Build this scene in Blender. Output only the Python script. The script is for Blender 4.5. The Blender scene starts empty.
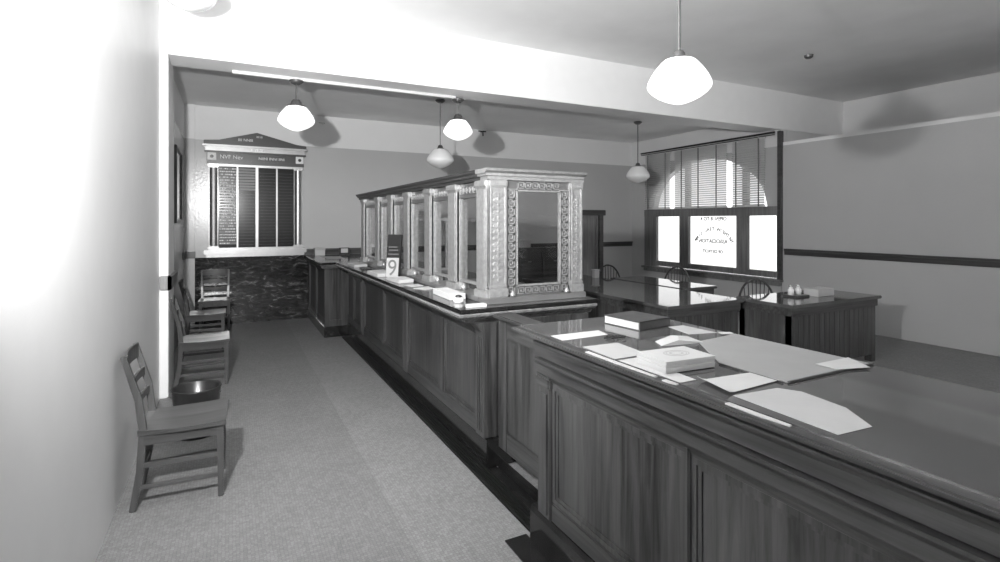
import bpy, bmesh, math, random
from mathutils import Vector, Matrix
random.seed(4)
SC = bpy.context.scene
COL = SC.collection
PI = math.pi
ORG = {}
LAMP_R, LAMP_L, LAMP_F, SKY, FLOOD, SPILL = 1.6, 1., 1.0, 2.3, 1120., 45.

# ------------------------------------------------------------------ materials
def new_mat(name):
    m = bpy.data.materials.new(name); m.use_nodes = True
    nt = m.node_tree
    return m, nt, nt.nodes['Principled BSDF']

def g4(v): return (v, v, v, 1)

def plain(name, v, rough=.5, metal=0., noise=0., nscale=6., bump=0., bscale=60., spec=.5, emit=0.):
    m, nt, b = new_mat(name)
    b.inputs['Base Color'].default_value = g4(v)
    b.inputs['Roughness'].default_value = rough
    b.inputs['Metallic'].default_value = metal
    b.inputs['Specular IOR Level'].default_value = spec
    N, L = nt.nodes, nt.links
    tc = N.new('ShaderNodeTexCoord')
    if noise:
        n = N.new('ShaderNodeTexNoise'); n.inputs['Scale'].default_value = nscale; n.inputs['Detail'].default_value = 5
        L.new(tc.outputs['Object'], n.inputs['Vector'])
        r = N.new('ShaderNodeMapRange')
        r.inputs['From Min'].default_value = .25; r.inputs['From Max'].default_value = .75
        r.inputs['To Min'].default_value = v*(1-noise); r.inputs['To Max'].default_value = v*(1+noise)
        L.new(n.outputs['Fac'], r.inputs['Value']); L.new(r.outputs[0], b.inputs['Base Color'])
    if bump:
        n2 = N.new('ShaderNodeTexNoise'); n2.inputs['Scale'].default_value = bscale; n2.inputs['Detail'].default_value = 4
        L.new(tc.outputs['Object'], n2.inputs['Vector'])
        bp = N.new('ShaderNodeBump'); bp.inputs['Strength'].default_value = bump; bp.inputs['Distance'].default_value = .01
        L.new(n2.outputs['Fac'], bp.inputs['Height']); L.new(bp.outputs[0], b.inputs['Normal'])
    if emit:
        b.inputs['Emission Color'].default_value = g4(1); b.inputs['Emission Strength'].default_value = emit
    return m

def wood(name, v, axis, rough=.32, contrast=.45, freq=22.):
    m, nt, b = new_mat(name); N, L = nt.nodes, nt.links
    tc = N.new('ShaderNodeTexCoord'); mp = N.new('ShaderNodeMapping')
    s = [freq, freq, freq]; s['XYZ'.index(axis)] = freq*.045
    mp.inputs['Scale'].default_value = s
    L.new(tc.outputs['Object'], mp.inputs['Vector'])
    n = N.new('ShaderNodeTexNoise'); n.inputs['Scale'].default_value = 1.; n.inputs['Detail'].default_value = 7
    n.inputs['Roughness'].default_value = .65; n.inputs['Distortion'].default_value = .6
    L.new(mp.outputs[0], n.inputs['Vector'])
    mp2 = N.new('ShaderNodeMapping'); s2 = [2.2, 2.2, 2.2]; s2['XYZ'.index(axis)] = .35
    mp2.inputs['Scale'].default_value = s2; L.new(tc.outputs['Object'], mp2.inputs['Vector'])
    n2 = N.new('ShaderNodeTexNoise'); n2.inputs['Scale'].default_value = 1.; n2.inputs['Detail'].default_value = 2
    L.new(mp2.outputs[0], n2.inputs['Vector'])
    ad = N.new('ShaderNodeMath'); ad.operation = 'MULTIPLY_ADD'; ad.inputs[1].default_value = .45
    L.new(n2.outputs['Fac'], ad.inputs[0]); L.new(n.outputs['Fac'], ad.inputs[2])
    r = N.new('ShaderNodeMapRange')
    r.inputs['From Min'].default_value = .48; r.inputs['From Max'].default_value = .95
    r.inputs['To Min'].default_value = v*(1-contrast); r.inputs['To Max'].default_value = v*(1+contrast)
    L.new(ad.outputs[0], r.inputs['Value']); L.new(r.outputs[0], b.inputs['Base Color'])
    b.inputs['Roughness'].default_value = rough
    bp = N.new('ShaderNodeBump'); bp.inputs['Strength'].default_value = .12; bp.inputs['Distance'].default_value = .004
    L.new(n.outputs['Fac'], bp.inputs['Height']); L.new(bp.outputs[0], b.inputs['Normal'])
    return m

M = {}
for ax in 'XYZ':
    M['oak'+ax] = wood('varnished_oak_'+ax, .040, ax, rough=.36, contrast=.92, freq=30.)
    M['chair'+ax] = wood('chair_oak_'+ax, .048, ax, rough=.28)
    M['desk'+ax] = wood('desk_oak_'+ax, .06, ax, rough=.22)
M['plaster'] = plain('beam_plaster', .88, .6, noise=.015, bump=.05, bscale=25)
M['ceil'] = plain('ceiling_plaster', .90, .6, noise=.05, nscale=1.5, bump=.05, bscale=20)
M['white_wall'] = plain('pale_wall_paint', .66, .45, noise=.02, bump=.03)
M['dark'] = plain('black_marble', .012, .12, noise=.6, nscale=9)
M['grate'] = plain('grate_iron', .012, .4, .3)
M['bronze'] = plain('polished_bronze', .34, .36, .6, noise=.18, nscale=30, bump=.25, bscale=90)
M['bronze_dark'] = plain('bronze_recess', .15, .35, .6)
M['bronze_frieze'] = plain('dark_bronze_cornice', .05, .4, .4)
M['board_bronze'] = plain('board_bronze', .30, .34, .8, noise=.1)
M['bronze_black'] = plain('blackened_bronze', .05, .3, .3)
M['paper'] = plain('white_paper', .46, .7, noise=.04, nscale=9)
M['paper_grey'] = plain('blotting_paper', .25, .8, noise=.05, nscale=7)
M['paper_mid'] = plain('buff_paper', .38, .7, noise=.05, nscale=8)
M['ink'] = plain('printed_ink', .12, .6)
M['black'] = plain('black_enamel', .018, .3)
M['leather'] = plain('ledger_cloth', .05, .5, noise=.3, nscale=20)
M['brass'] = plain('aged_brass', .16, .35, .7)
M['chrome'] = plain('bright_metal', .8, .15, 1.)
M['opal'] = plain('opal_glass', .82, .18)
M['opal_lit'] = plain('opal_glass_lit', .9, .2, emit=LAMP_R)
M['opal_dim'] = plain('opal_glass_lit_dim', .85, .2, emit=LAMP_F)
M['opal_lit2'] = plain('opal_glass_lit_bright', .9, .2, emit=LAMP_L)
M['blot'] = plain('board_black', .012, .18, spec=.25)
M['letters'] = plain('white_letters', .75, .5)
M['trimwood'] = wood('dark_trim', .05, 'Y', rough=.35)
M['trimwoodX'] = wood('dark_trim_x', .05, 'X', rough=.35)
M['moulding'] = wood('pale_moulding', .16, 'Y', rough=.25)
M['sash'] = wood('window_wood', .16, 'Z', rough=.4)
M['picture'] = plain('picture_glass', .22, .12)
M['inkglass'] = plain('cut_glass', .7, .08, spec=.8)

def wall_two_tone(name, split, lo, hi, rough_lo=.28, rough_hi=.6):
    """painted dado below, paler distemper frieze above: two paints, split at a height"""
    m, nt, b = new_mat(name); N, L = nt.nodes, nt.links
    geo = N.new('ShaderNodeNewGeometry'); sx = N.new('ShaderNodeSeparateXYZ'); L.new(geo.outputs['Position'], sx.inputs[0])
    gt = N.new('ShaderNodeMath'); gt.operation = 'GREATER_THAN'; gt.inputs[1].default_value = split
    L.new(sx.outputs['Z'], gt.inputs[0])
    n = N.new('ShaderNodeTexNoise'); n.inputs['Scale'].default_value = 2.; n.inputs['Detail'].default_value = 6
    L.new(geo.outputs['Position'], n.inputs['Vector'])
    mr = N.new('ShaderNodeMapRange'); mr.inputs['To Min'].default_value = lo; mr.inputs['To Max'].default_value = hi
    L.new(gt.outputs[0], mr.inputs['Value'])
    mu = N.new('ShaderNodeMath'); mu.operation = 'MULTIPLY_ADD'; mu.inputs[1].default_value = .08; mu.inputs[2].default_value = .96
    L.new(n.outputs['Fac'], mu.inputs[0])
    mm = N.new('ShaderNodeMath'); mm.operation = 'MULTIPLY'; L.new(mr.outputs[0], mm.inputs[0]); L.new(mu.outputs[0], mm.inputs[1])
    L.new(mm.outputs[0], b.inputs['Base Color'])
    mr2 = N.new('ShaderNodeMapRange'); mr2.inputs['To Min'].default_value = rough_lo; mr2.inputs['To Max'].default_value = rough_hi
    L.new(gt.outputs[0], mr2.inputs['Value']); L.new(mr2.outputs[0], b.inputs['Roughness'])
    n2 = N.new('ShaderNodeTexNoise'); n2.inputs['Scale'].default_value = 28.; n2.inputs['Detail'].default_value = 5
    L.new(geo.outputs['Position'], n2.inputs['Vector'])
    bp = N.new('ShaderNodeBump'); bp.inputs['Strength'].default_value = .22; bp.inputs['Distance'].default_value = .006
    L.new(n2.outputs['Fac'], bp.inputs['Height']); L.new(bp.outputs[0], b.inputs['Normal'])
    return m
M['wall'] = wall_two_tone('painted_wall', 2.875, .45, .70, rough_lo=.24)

def mosaic():
    """small hexagonal mosaic; the border course along the counters is laid in paler tile"""
    m, nt, b = new_mat('mosaic_floor'); N, L = nt.nodes, nt.links
    geo = N.new('ShaderNodeNewGeometry')
    v = N.new('ShaderNodeTexVoronoi'); v.feature = 'DISTANCE_TO_EDGE'; v.inputs['Scale'].default_value = 62.; v.inputs['Randomness'].default_value = .4
    L.new(geo.outputs['Position'], v.inputs['Vector'])
    c = N.new('ShaderNodeTexVoronoi'); c.inputs['Scale'].default_value = 62.; c.inputs['Randomness'].default_value = .4
    L.new(geo.outputs['Position'], c.inputs['Vector'])
    bw = N.new('ShaderNodeRGBToBW'); L.new(c.outputs['Color'], bw.inputs[0])
    n = N.new('ShaderNodeTexNoise'); n.inputs['Scale'].default_value = 3.; n.inputs['Detail'].default_value = 6; L.new(geo.outputs['Position'], n.inputs['Vector'])
    sx = N.new('ShaderNodeSeparateXYZ'); L.new(geo.outputs['Position'], sx.inputs[0])
    gt = N.new('ShaderNodeMath'); gt.operation = 'GREATER_THAN'; gt.inputs[1].default_value = .81; L.new(sx.outputs['X'], gt.inputs[0])
    base = N.new('ShaderNodeMapRange'); base.inputs['To Min'].default_value = .165; base.inputs['To Max'].default_value = .192; L.new(gt.outputs[0], base.inputs['Value'])
    a1 = N.new('ShaderNodeMath'); a1.operation = 'MULTIPLY_ADD'; a1.inputs[1].default_value = .3; a1.inputs[2].default_value = .66; L.new(n.outputs['Fac'], a1.inputs[0])
    a2 = N.new('ShaderNodeMath'); a2.operation = 'MULTIPLY_ADD'; a2.inputs[1].default_value = .4; L.new(bw.outputs[0], a2.inputs[0]); L.new(a1.outputs[0], a2.inputs[2])
    g = N.new('ShaderNodeMapRange'); g.inputs['From Max'].default_value = .07; g.inputs['To Min'].default_value = .45; g.inputs['To Max'].default_value = 1.
    L.new(v.outputs['Distance'], g.inputs['Value'])
    m1 = N.new('ShaderNodeMath'); m1.operation = 'MULTIPLY'; L.new(a2.outputs[0], m1.inputs[0]); L.new(g.outputs[0], m1.inputs[1])
    m2 = N.new('ShaderNodeMath'); m2.operation = 'MULTIPLY'; L.new(m1.outputs[0], m2.inputs[0]); L.new(base.outputs[0], m2.inputs[1])
    L.new(m2.outputs[0], b.inputs['Base Color']); b.inputs['Roughness'].default_value = .55
    return m
M['floor'] = mosaic()

def marble():
    m, nt, b = new_mat('veined_marble'); N, L = nt.nodes, nt.links
    geo = N.new('ShaderNodeNewGeometry'); mp = N.new('ShaderNodeMapping'); mp.inputs['Scale'].default_value = (1.6, 1, 5.)
    mp.inputs['Rotation'].default_value = (0, .12, 0)
    L.new(geo.outputs['Position'], mp.inputs['Vector'])
    n = N.new('ShaderNodeTexNoise'); n.inputs['Scale'].default_value = 3.2; n.inputs['Detail'].default_value = 9; n.inputs['Roughness'].default_value = .68; n.inputs['Distortion'].default_value = 1.2
    L.new(mp.outputs[0], n.inputs['Vector'])
    r = N.new('ShaderNodeValToRGB'); e = r.color_ramp.elements
    e[0].position = .45; e[0].color = g4(.012); e[1].position = .72; e[1].color = g4(.28)
    x = e.new(.57); x.color = g4(.035)
    L.new(n.outputs['Fac'], r.inputs['Fac']); L.new(r.outputs[0], b.inputs['Base Color']); b.inputs['Roughness'].default_value = .12
    return m
M['marble'] = marble()

def glass_mat(name, refl, tint=1.):
    m = bpy.data.materials.new(name); m.use_nodes = True; nt = m.node_tree; N, L = nt.nodes, nt.links
    for x in list(N): N.remove(x)
    o = N.new('ShaderNodeOutputMaterial'); t = N.new('ShaderNodeBsdfTransparent'); t.inputs[0].default_value = g4(tint)
    gl = N.new('ShaderNodeBsdfGlossy'); gl.inputs['Roughness'].default_value = .03
    fr = N.new('ShaderNodeFresnel'); fr.inputs['IOR'].default_value = refl
    ge = N.new('ShaderNodeNewGeometry'); iv = N.new('ShaderNodeMath'); iv.operation = 'SUBTRACT'; iv.inputs[0].default_value = 1.; L.new(ge.outputs['Backfacing'], iv.inputs[1])
    mf = N.new('ShaderNodeMath'); mf.operation = 'MULTIPLY'; L.new(fr.outputs[0], mf.inputs[0]); L.new(iv.outputs[0], mf.inputs[1])
    mx = N.new('ShaderNodeMixShader'); L.new(mf.outputs[0], mx.inputs[0]); L.new(t.outputs[0], mx.inputs[1]); L.new(gl.outputs[0], mx.inputs[2])
    L.new(mx.outputs[0], o.inputs[0]); return m
M['glass'] = glass_mat('clear_glass', 1.18, .93)

M['glass_dull'] = glass_mat('dull_window_glass', 1.3, .85)
def slat_mat():
    m = bpy.data.materials.new('blind_slat'); m.use_nodes = True; nt = m.node_tree; N, L = nt.nodes, nt.links
    for x in list(N): N.remove(x)
    o = N.new('ShaderNodeOutputMaterial'); d = N.new('ShaderNodeBsdfDiffuse'); d.inputs[0].default_value = g4(.85)
    t = N.new('ShaderNodeBsdfTranslucent'); t.inputs[0].default_value = g4(.75)
    mx = N.new('ShaderNodeMixShader'); mx.inputs[0].default_value = .5
    L.new(d.outputs[0], mx.inputs[1]); L.new(t.outputs[0], mx.inputs[2]); L.new(mx.outputs[0], o.inputs[0]); return m
M['slat'] = slat_mat()

# ------------------------------------------------------------------ mesh building
class MB:
    def __init__(s): s.bm = bmesh.new()
    def box(s, x0, x1, y0, y1, z0, z1, mat=None):
        vs = [s.bm.verts.new((x, y, z)) for x in (x0, x1) for y in (y0, y1) for z in (z0, z1)]
        for q in ((0,1,3,2),(4,6,7,5),(0,4,5,1),(2,3,7,6),(0,2,6,4),(1,5,7,3)): s.bm.faces.new([vs[i] for i in q])
        if mat is not None:
            for v in vs: v.co = mat @ v.co
        return s
    def prism(s, pts, axis, a, b):
        """closed outline extruded along an axis"""
        def p(q, t):
            return {'X': (t, q[0], q[1]), 'Y': (q[0], t, q[1]), 'Z': (q[0], q[1], t)}[axis]
        A = [s.bm.verts.new(p(q, a)) for q in pts]; B = [s.bm.verts.new(p(q, b)) for q in pts]
        s.bm.faces.new(A); s.bm.faces.new(list(reversed(B)))
        n = len(pts)
        for i in range(n): s.bm.faces.new((A[i], B[i], B[(i+1) % n], A[(i+1) % n]))
        return s
    def bar(s, p, q, w, h=None, up=(0,0,1)):
        """square-section bar from p to q"""
        p, q = Vector(p), Vector(q); h = h or w; d = (q-p).normalized(); u = Vector(up)
        if abs(d.dot(u)) > .98: u = Vector((0,1,0))
        a = d.cross(u).normalized(); c = a.cross(d)
        R = []
        for t in (p, q): R.append([s.bm.verts.new(t + a*sx*w/2 + c*sy*h/2) for sx, sy in ((-1,-1),(1,-1),(1,1),(-1,1))])
        s.bm.faces.new(R[0]); s.bm.faces.new(list(reversed(R[1])))
        for i in range(4): s.bm.faces.new((R[0][i], R[1][i], R[1][(i+1)%4], R[0][(i+1)%4]))
        return s
    def tube(s, pts, r, n=8, square=None):
        pts = [Vector(p) for p in pts]; rs = r if isinstance(r, (list, tuple)) else [r]*len(pts)
        rings = []
        for i, p in enumerate(pts):
            d = (pts[min(i+1, len(pts)-1)] - pts[max(i-1, 0)]).normalized()
            u = Vector((0,1,0)) if abs(d.y) < .9 else Vector((1,0,0))
            a = d.cross(u).normalized(); c = a.cross(d)
            if square: rings.append([s.bm.verts.new(p + a*sx*square[0]/2*rs[i] + c*sy*square[1]/2*rs[i]) for sx, sy in ((-1,-1),(1,-1),(1,1),(-1,1))])
            else: rings.append([s.bm.verts.new(p + (a*math.cos(2*PI*k/n) + c*math.sin(2*PI*k/n))*rs[i]) for k in range(n)])
        m = len(rings[0])
        for A, B in zip(rings, rings[1:]):
            for k in range(m): s.bm.faces.new((A[k], A[(k+1)%m], B[(k+1)%m], B[k]))
        s.bm.faces.new(rings[0]); s.bm.faces.new(list(reversed(rings[-1])))
        return s
    def lathe(s, prof, c=(0,0,0), n=32):
        rings = []
        for r, z in prof:
            if r < 1e-5: rings.append([s.bm.verts.new((c[0], c[1], c[2]+z))])
            else: rings.append([s.bm.verts.new((c[0]+r*math.cos(2*PI*k/n), c[1]+r*math.sin(2*PI*k/n), c[2]+z)) for k in range(n)])
        for A, B in zip(rings, rings[1:]):
            for k in range(n):
                k2 = (k+1) % n
                if len(A) == 1 and len(B) == 1: continue
                if len(A) == 1: s.bm.faces.new((A[0], B[k2], B[k]))
                elif len(B) == 1: s.bm.faces.new((A[k], A[k2], B[0]))
                else: s.bm.faces.new((A[k], A[k2], B[k2], B[k]))
        return s
    def slab(s, poly, z0, z1): return s.prism(poly, 'Z', z0, z1)
    def text(s, body, mtx, size, depth=.0008, align='CENTER', bold=0.):
        cu = bpy.data.curves.new('t', 'FONT'); cu.body = body; cu.size = size; cu.extrude = depth; cu.align_x = align; cu.offset = bold
        o = bpy.data.objects.new('t', cu); COL.objects.link(o)
        dg = bpy.context.evaluated_depsgraph_get(); me = bpy.data.meshes.new_from_object(o.evaluated_get(dg))
        me.transform(mtx); s.bm.from_mesh(me)
        bpy.data.objects.remove(o); bpy.data.meshes.remove(me); bpy.data.curves.remove(cu)
        return s
    def build(s, name, mat, parent=None, bevel=0., smooth=False, seg=2):
        bm = s.bm
        bmesh.ops.recalc_face_normals(bm, faces=bm.faces)
        if bevel:
            ed = [e for e in bm.edges if len(e.link_faces) == 2 and e.calc_face_angle(0) > .5]
            bmesh.ops.bevel(bm, geom=ed, offset=bevel, segments=seg, affect='EDGES', clamp_overlap=True)
        if parent is not None: org = ORG[parent]
        else:
            xs = [v.co for v in bm.verts]
            lo = Vector([min(c[i] for c in xs) for i in range(3)]); hi = Vector([max(c[i] for c in xs) for i in range(3)])
            org = Vector(((lo.x+hi.x)/2, (lo.y+hi.y)/2, lo.z))
        for v in bm.verts: v.co -= org
        me = bpy.data.meshes.new(name); bm.to_mesh(me); bm.free()
        if smooth:
            for p in me.polygons: p.use_smooth = True
        me.materials.append(mat)
        o = bpy.data.objects.new(name, me); COL.objects.link(o)
        ORG[o] = org
        if parent is not None: o.parent = parent
        else: o.location = org
        return o

def tag(o, label, cat, group=None, kind=None):
    o['label'] = label; o['category'] = cat
    if group: o['group'] = group
    if kind: o['kind'] = kind
    return o
def thing(name, label, cat, loc=(0,0,0), group=None, kind=None):
    o = bpy.data.objects.new(name, None); o.empty_display_size = .1; COL.objects.link(o); o.location = loc
    ORG[o] = Vector(loc); return tag(o, label, cat, group, kind)
def kids(o): return [c for c in COL.objects if c.parent == o]
def copy_tree(o, parent=None):
    c = o.copy(); COL.objects.link(c); ORG[c] = ORG[o]
    if parent is not None: c.parent = parent
    for k in kids(o): copy_tree(k, c)
    return c
def struct(o, label, cat): return tag(o, label, cat, kind='structure')

# ------------------------------------------------------------------ room shell
XL, XR, YF, YB = -.62, 8.18, 9.35, -2.2
BY0, BY1, BZ = 5.68, 6.1, 3.15           # the beam
CF, CN = 3.40, 3.78                      # ceiling of the far bay and of the near bay
struct(MB().box(-1., 10.2, YB-.2, YF+.2, -.12, 0).build('floor', M['floor']), 'grey hexagonal mosaic tile floor with a paler border course', 'floor')
struct(MB().box(-1., -.57, YB, BY0, 0, CN).build('wall_left_near', M['white_wall']), 'bright white painted side wall of the near bay', 'wall')
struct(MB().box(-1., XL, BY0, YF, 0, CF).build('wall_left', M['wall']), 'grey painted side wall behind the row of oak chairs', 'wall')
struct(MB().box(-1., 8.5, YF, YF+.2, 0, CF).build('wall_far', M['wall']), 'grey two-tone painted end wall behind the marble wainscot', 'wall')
mb = MB().box(-1., 10.2, YB-.2, YB, 0, .8).box(-1., 10.2, YB-.2, YB, 3.1, CN).box(-1., .3, YB-.2, YB, .8, 3.1).box(7.7, 10.2, YB-.2, YB, .8, 3.1)
for xx in (2.6, 5.1): mb.box(xx, xx+.3, YB-.2, YB, .8, 3.1)
struct(mb.build('wall_back', M['white_wall']), 'pale wall behind the camera with window openings added for fill light', 'wall')
for i, (xa, xb) in enumerate(((.3, 2.6), (2.9, 5.1), (5.4, 7.7))):  # invented windows behind the camera, letting in sky light as soft fill
    wn = thing('window_%d' % (i+2), ['unseen window added for fill light, on the aisle side', 'middle unseen window added for fill light', 'unseen window added for fill light, on the desk side'][i], 'window', ((xa+xb)/2, YB, .8), kind='structure')
    MB().box(xa, xb, YB-.15, YB-.05, .8, .88).box(xa, xb, YB-.15, YB-.05, 3.02, 3.1).box(xa, xa+.07, YB-.15, YB-.05, .88, 3.02).box(xb-.07, xb, YB-.15, YB-.05, .88, 3.02).build('frame', M['sash'], wn)
    MB().box(xa+.06, xb-.06, YB-.105, YB-.1, .87, 3.03).build('pane', M['glass'], wn)
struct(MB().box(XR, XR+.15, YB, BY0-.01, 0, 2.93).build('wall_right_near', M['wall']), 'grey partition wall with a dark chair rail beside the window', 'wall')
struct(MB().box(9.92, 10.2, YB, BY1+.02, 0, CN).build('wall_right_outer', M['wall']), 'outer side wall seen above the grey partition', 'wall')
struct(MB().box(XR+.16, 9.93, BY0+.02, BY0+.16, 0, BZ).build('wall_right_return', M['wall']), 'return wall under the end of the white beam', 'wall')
struct(MB().box(-1., 10.2, YB, BY1, CN, CN+.1).build('ceiling_near', M['ceil']), 'pale plaster ceiling of the near bay', 'ceiling')
struct(MB().box(-1., 8.5, BY1-.05, YF+.2, CF, CF+.1).build('ceiling_far', M['ceil']), 'grey plaster ceiling of the far bay behind the beam', 'ceiling')
struct(MB().box(-1., 9.95, BY0, BY1, BZ, CN+.05).build('beam', M['plaster'], bevel=.006), 'wide white plastered ceiling beam crossing the room', 'beam')
struct(MB().box(XL-.02, -.503, BY0, BY1+.15, 0, BZ).build('pilaster', M['white_wall'], bevel=.008), 'white wall pilaster carrying the end of the beam', 'pilaster')
struct(MB().box(XL-.02, -.478, YF-.06, YF+.02, 0, CF).build('corner_pilaster', M['wall'], bevel=.004), 'slim grey pilaster in the far corner beside the marble', 'pilaster')
# mouldings
struct(MB().box(-.478, 1.22, YF-.03, YF+.02, 0, 1.055).box(-.478, 1.22, YF-.036, YF, 0, .13).build('trim_1', M['marble']), 'dark veined marble wainscot below the directory board', 'wainscot')
def rail_prof(z0, z1, d): return [(0, z0), (d*.55, z0), (d*.6, z0+.03), (d*.75, z1-.035), (d, z1-.03), (d, z1), (0, z1)]
struct(MB().prism([(YF+.01-a, b) for a, b in rail_prof(1.05, 1.155, .035)], 'X', 1.10, XR).build('trim_2', M['trimwoodX']), 'dark wooden chair rail along the grey end wall', 'chair rail')
struct(MB().prism([(XR+.01-a, b) for a, b in rail_prof(1.06, 1.165, .035)], 'Y', YB, 5.62).build('trim_3', M['trimwood']), 'dark wooden chair rail on the partition beside the window', 'chair rail')
struct(MB().box(-.503-.01, -.475, BY0-.03, BY1+.16, .99, 1.12).box(-.57, -.475, BY0-.03, BY0+.01, .99, 1.12).build('trim_4', M['sash'], bevel=.008), 'short wooden chair rail wrapped round the white pilaster', 'chair rail')
struct(MB().box(XL-.01, -.47, YF-.09, YF-.05, 1.05, 1.155).box(XL-.01, XL+.03, YF-.35, YF-.05, 1.05, 1.155).build('trim_5', M['trimwoodX'], bevel=.005), 'short dark chair rail turning the far corner', 'chair rail')
tag(MB().box(.02, 2.46, 5.99, 6.035, BZ-.03, BZ+.002).build('conduit', M['white_wall'], bevel=.004), 'white painted wiring conduit under the beam between two hanging lamps', 'conduit')
# window wall with an arched transom light
WY0, WY1 = 5.74, 8.87
mb = MB(); t = .14; x0, x1 = XR, XR+t
mb.box(x0, x1, BY0+.01, WY0, 0, CF); mb.box(x0, x1, WY1, YF, 0, CF); mb.box(x0, x1, WY0, WY1, 0, .64)
cy, aw, ah, az = 7.30, 1.36, .96, 1.86
N_ = 48
for i in range(N_):
    a = WY0 + (WY1-WY0)*i/N_; b = WY0 + (WY1-WY0)*(i+1)/N_
    def top(y):
        q = (y-cy)/aw
        return az + (ah*math.sqrt(1-q*q) if abs(q) < 1 else 0)
    ta, tb = max(top(a), az+.001), max(top(b), az+.001)
    mb.prism([(a, ta), (b, tb), (b, CF), (a, CF)], 'X', x0, x1)
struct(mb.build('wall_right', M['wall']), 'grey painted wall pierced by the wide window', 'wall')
win = thing('window_1', 'wide three-light wooden window with painted glass letters and bright panes', 'window', (XR, 7.3, .6), kind='structure')
fr = MB()
panes = [(5.748, 6.315), (6.543, 7.667), (7.905, 8.557)]
fr.box(XR-.03, XR+.05, WY0-.05, 5.748, .64, 1.87); fr.box(XR-.03, XR+.05, 6.315, 6.543, .70, 1.87)
fr.box(XR-.03, XR+.05, 7.667, 7.905, .70, 1.87); fr.box(XR-.03, XR+.05, 8.557, WY1+.05, .64, 1.87)
fr.box(XR-.035, XR+.1, WY0-.05, WY1+.05, 1.715, 1.87); fr.box(XR-.02, XR+.1, WY0, WY1, .66, .765)
for y in (6.43, 6.47, 7.78, 7.82): fr.box(XR-.04, XR-.02, y-.008, y+.008, .77, 1.71)
fr.build('frame', M['sash'], win, bevel=.006)
MB().box(XR-.09, XR+.1, WY0-.1, WY1+.1, .60, .645).box(XR-.05, XR+.05, WY0-.06, WY1+.06, .53, .60).build('sill', M['sash'], win, bevel=.012)
fr = MB()
for y in (6.43, 7.785): fr.box(XR+.06, XR+.14, y-.05, y+.05, 1.86, 2.86)
fr.build('transom_mullion', M['sash'], win)
for a, b in panes: MB().box(XR+.04, XR+.046, a-.01, b+.01, .755, 1.725).build('pane', M['glass_dull'], win)
MB().box(XR+.1, XR+.106, 5.8, 8.81, 1.86, 2.86).build('pane', M['glass'], win)
MB().box(XR-.07, XR+.02, WY0-.09, WY0-.03, .60, 3.12).build('casing', M['trimwood'], win, bevel=.006)
tx = MB()
def win_text(s, y, z, size, rot=0.):
    # the letters are painted to read from the street, so they stand reversed in the room
    tx.text(s, Matrix.Translation((XR+.036, y, z)) @ Matrix.Rotation(PI/2, 4, 'Z') @ Matrix.Rotation(PI/2, 4, 'X') @ Matrix.Rotation(rot, 4, 'Z'), size, bold=.003)
# local +X of the text runs to +Y, which reads reversed from inside
arc = 'WITHEIW TSAL LIAM'
n = len(arc)
for i, ch in enumerate(arc):
    ang = math.radians(58)*(1-2*i/(n-1))
    win_text(ch, 7.105 - .53*math.sin(ang)*.88, 1.02+.44*math.cos(ang)-.02, .09, ang*.62)
win_text('ASSOCIATION', 7.12, 1.20, .105); win_text('OF DETROIT', 7.12, 1.01, .085)
win_text('OPEN  8 TO 4', 7.105, 1.63, .10); win_text('-   - -', 7.105, 1.54, .08)
tx.build('lettering', plain('faded_paint', .12, .7), win)

# blinds
def blind(y0, y1, label):
    b = thing('venetian_blind', label, 'blind', (XR-.08, (y0+y1)/2, 1.86), group='blinds over the window')
    x = XR-.08
    MB().box(x-.03, x+.03, y0, y1, 3.03, 3.08).build('head_rail', M['slat'], b, bevel=.004)
    s = MB(); z = 1.90
    while z < 3.03:
        mt = Matrix.Translation((x, 0, z)) @ Matrix.Rotation(math.radians(37), 4, 'Y')
        s.box(-.0245, .0245, y0, y1, -.0012, .0012, mt); z += .041
    s.build('slats', M['slat'], b)
    MB().box(x-.022, x+.022, y0, y1, 1.865, 1.885).build('bottom_rail', M['slat'], b, bevel=.004)
    k = 3 if y1-y0 > 1 else 2
    for i in range(k):
        y = y0 + (y1-y0)*((i+.5)/k if k == 3 else (.15+.7*i))
        MB().box(x-.031, x-.029, y-.013, y+.013, 1.87, 3.04).build('ladder_tape', M['sash'], b)
blind(5.93, 6.58, 'narrow white venetian blind next to the dark window casing')
blind(6.70, 7.98, 'widest white venetian blind over the middle light of the window')
blind(8.10, 8.83, 'narrow white venetian blind by the far corner behind a hanging globe lamp')
tag(MB().tube([(XR-.12, 5.72, 3.10), (XR-.12, 8.92, 3.10)], .017).tube([(XR-.12, 5.72, 3.06), (XR-.12, 8.92, 3.06)], .008).build('curtain_rod', M['black']), 'long dark rod across the top of the blinds', 'rod')

# door in the end wall
d = thing('door_1', 'dark panelled door in the end wall beside the bronze teller cage', 'door', (6.85, YF, 0), kind='structure')
MB().box(6.3, 6.42, YF-.06, YF+.02, 0, 1.80).box(7.2, 7.32, YF-.06, YF+.02, 0, 1.80).box(6.26, 7.36, YF-.09, YF+.02, 1.74, 1.86).build('door_frame', M['trimwoodX'], d, bevel=.008)
MB().box(6.42, 7.2, YF-.03, YF-.001, .01, 1.74).box(6.46, 6.49, YF-.045, YF-.02, .8, 1.70).box(7.13, 7.17, YF-.05, YF-.02, 0.05, 1.72).box(6.46, 7.17, YF-.045, YF-.02, 1.69, 1.72).build('door_leaf', M['sash'], d, bevel=.004)
MB().lathe([(0, 0), (.03, .0), (.035, .03), (.02, .05), (0, .055)], n=16).build('door_knob', M['brass'], d)
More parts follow.
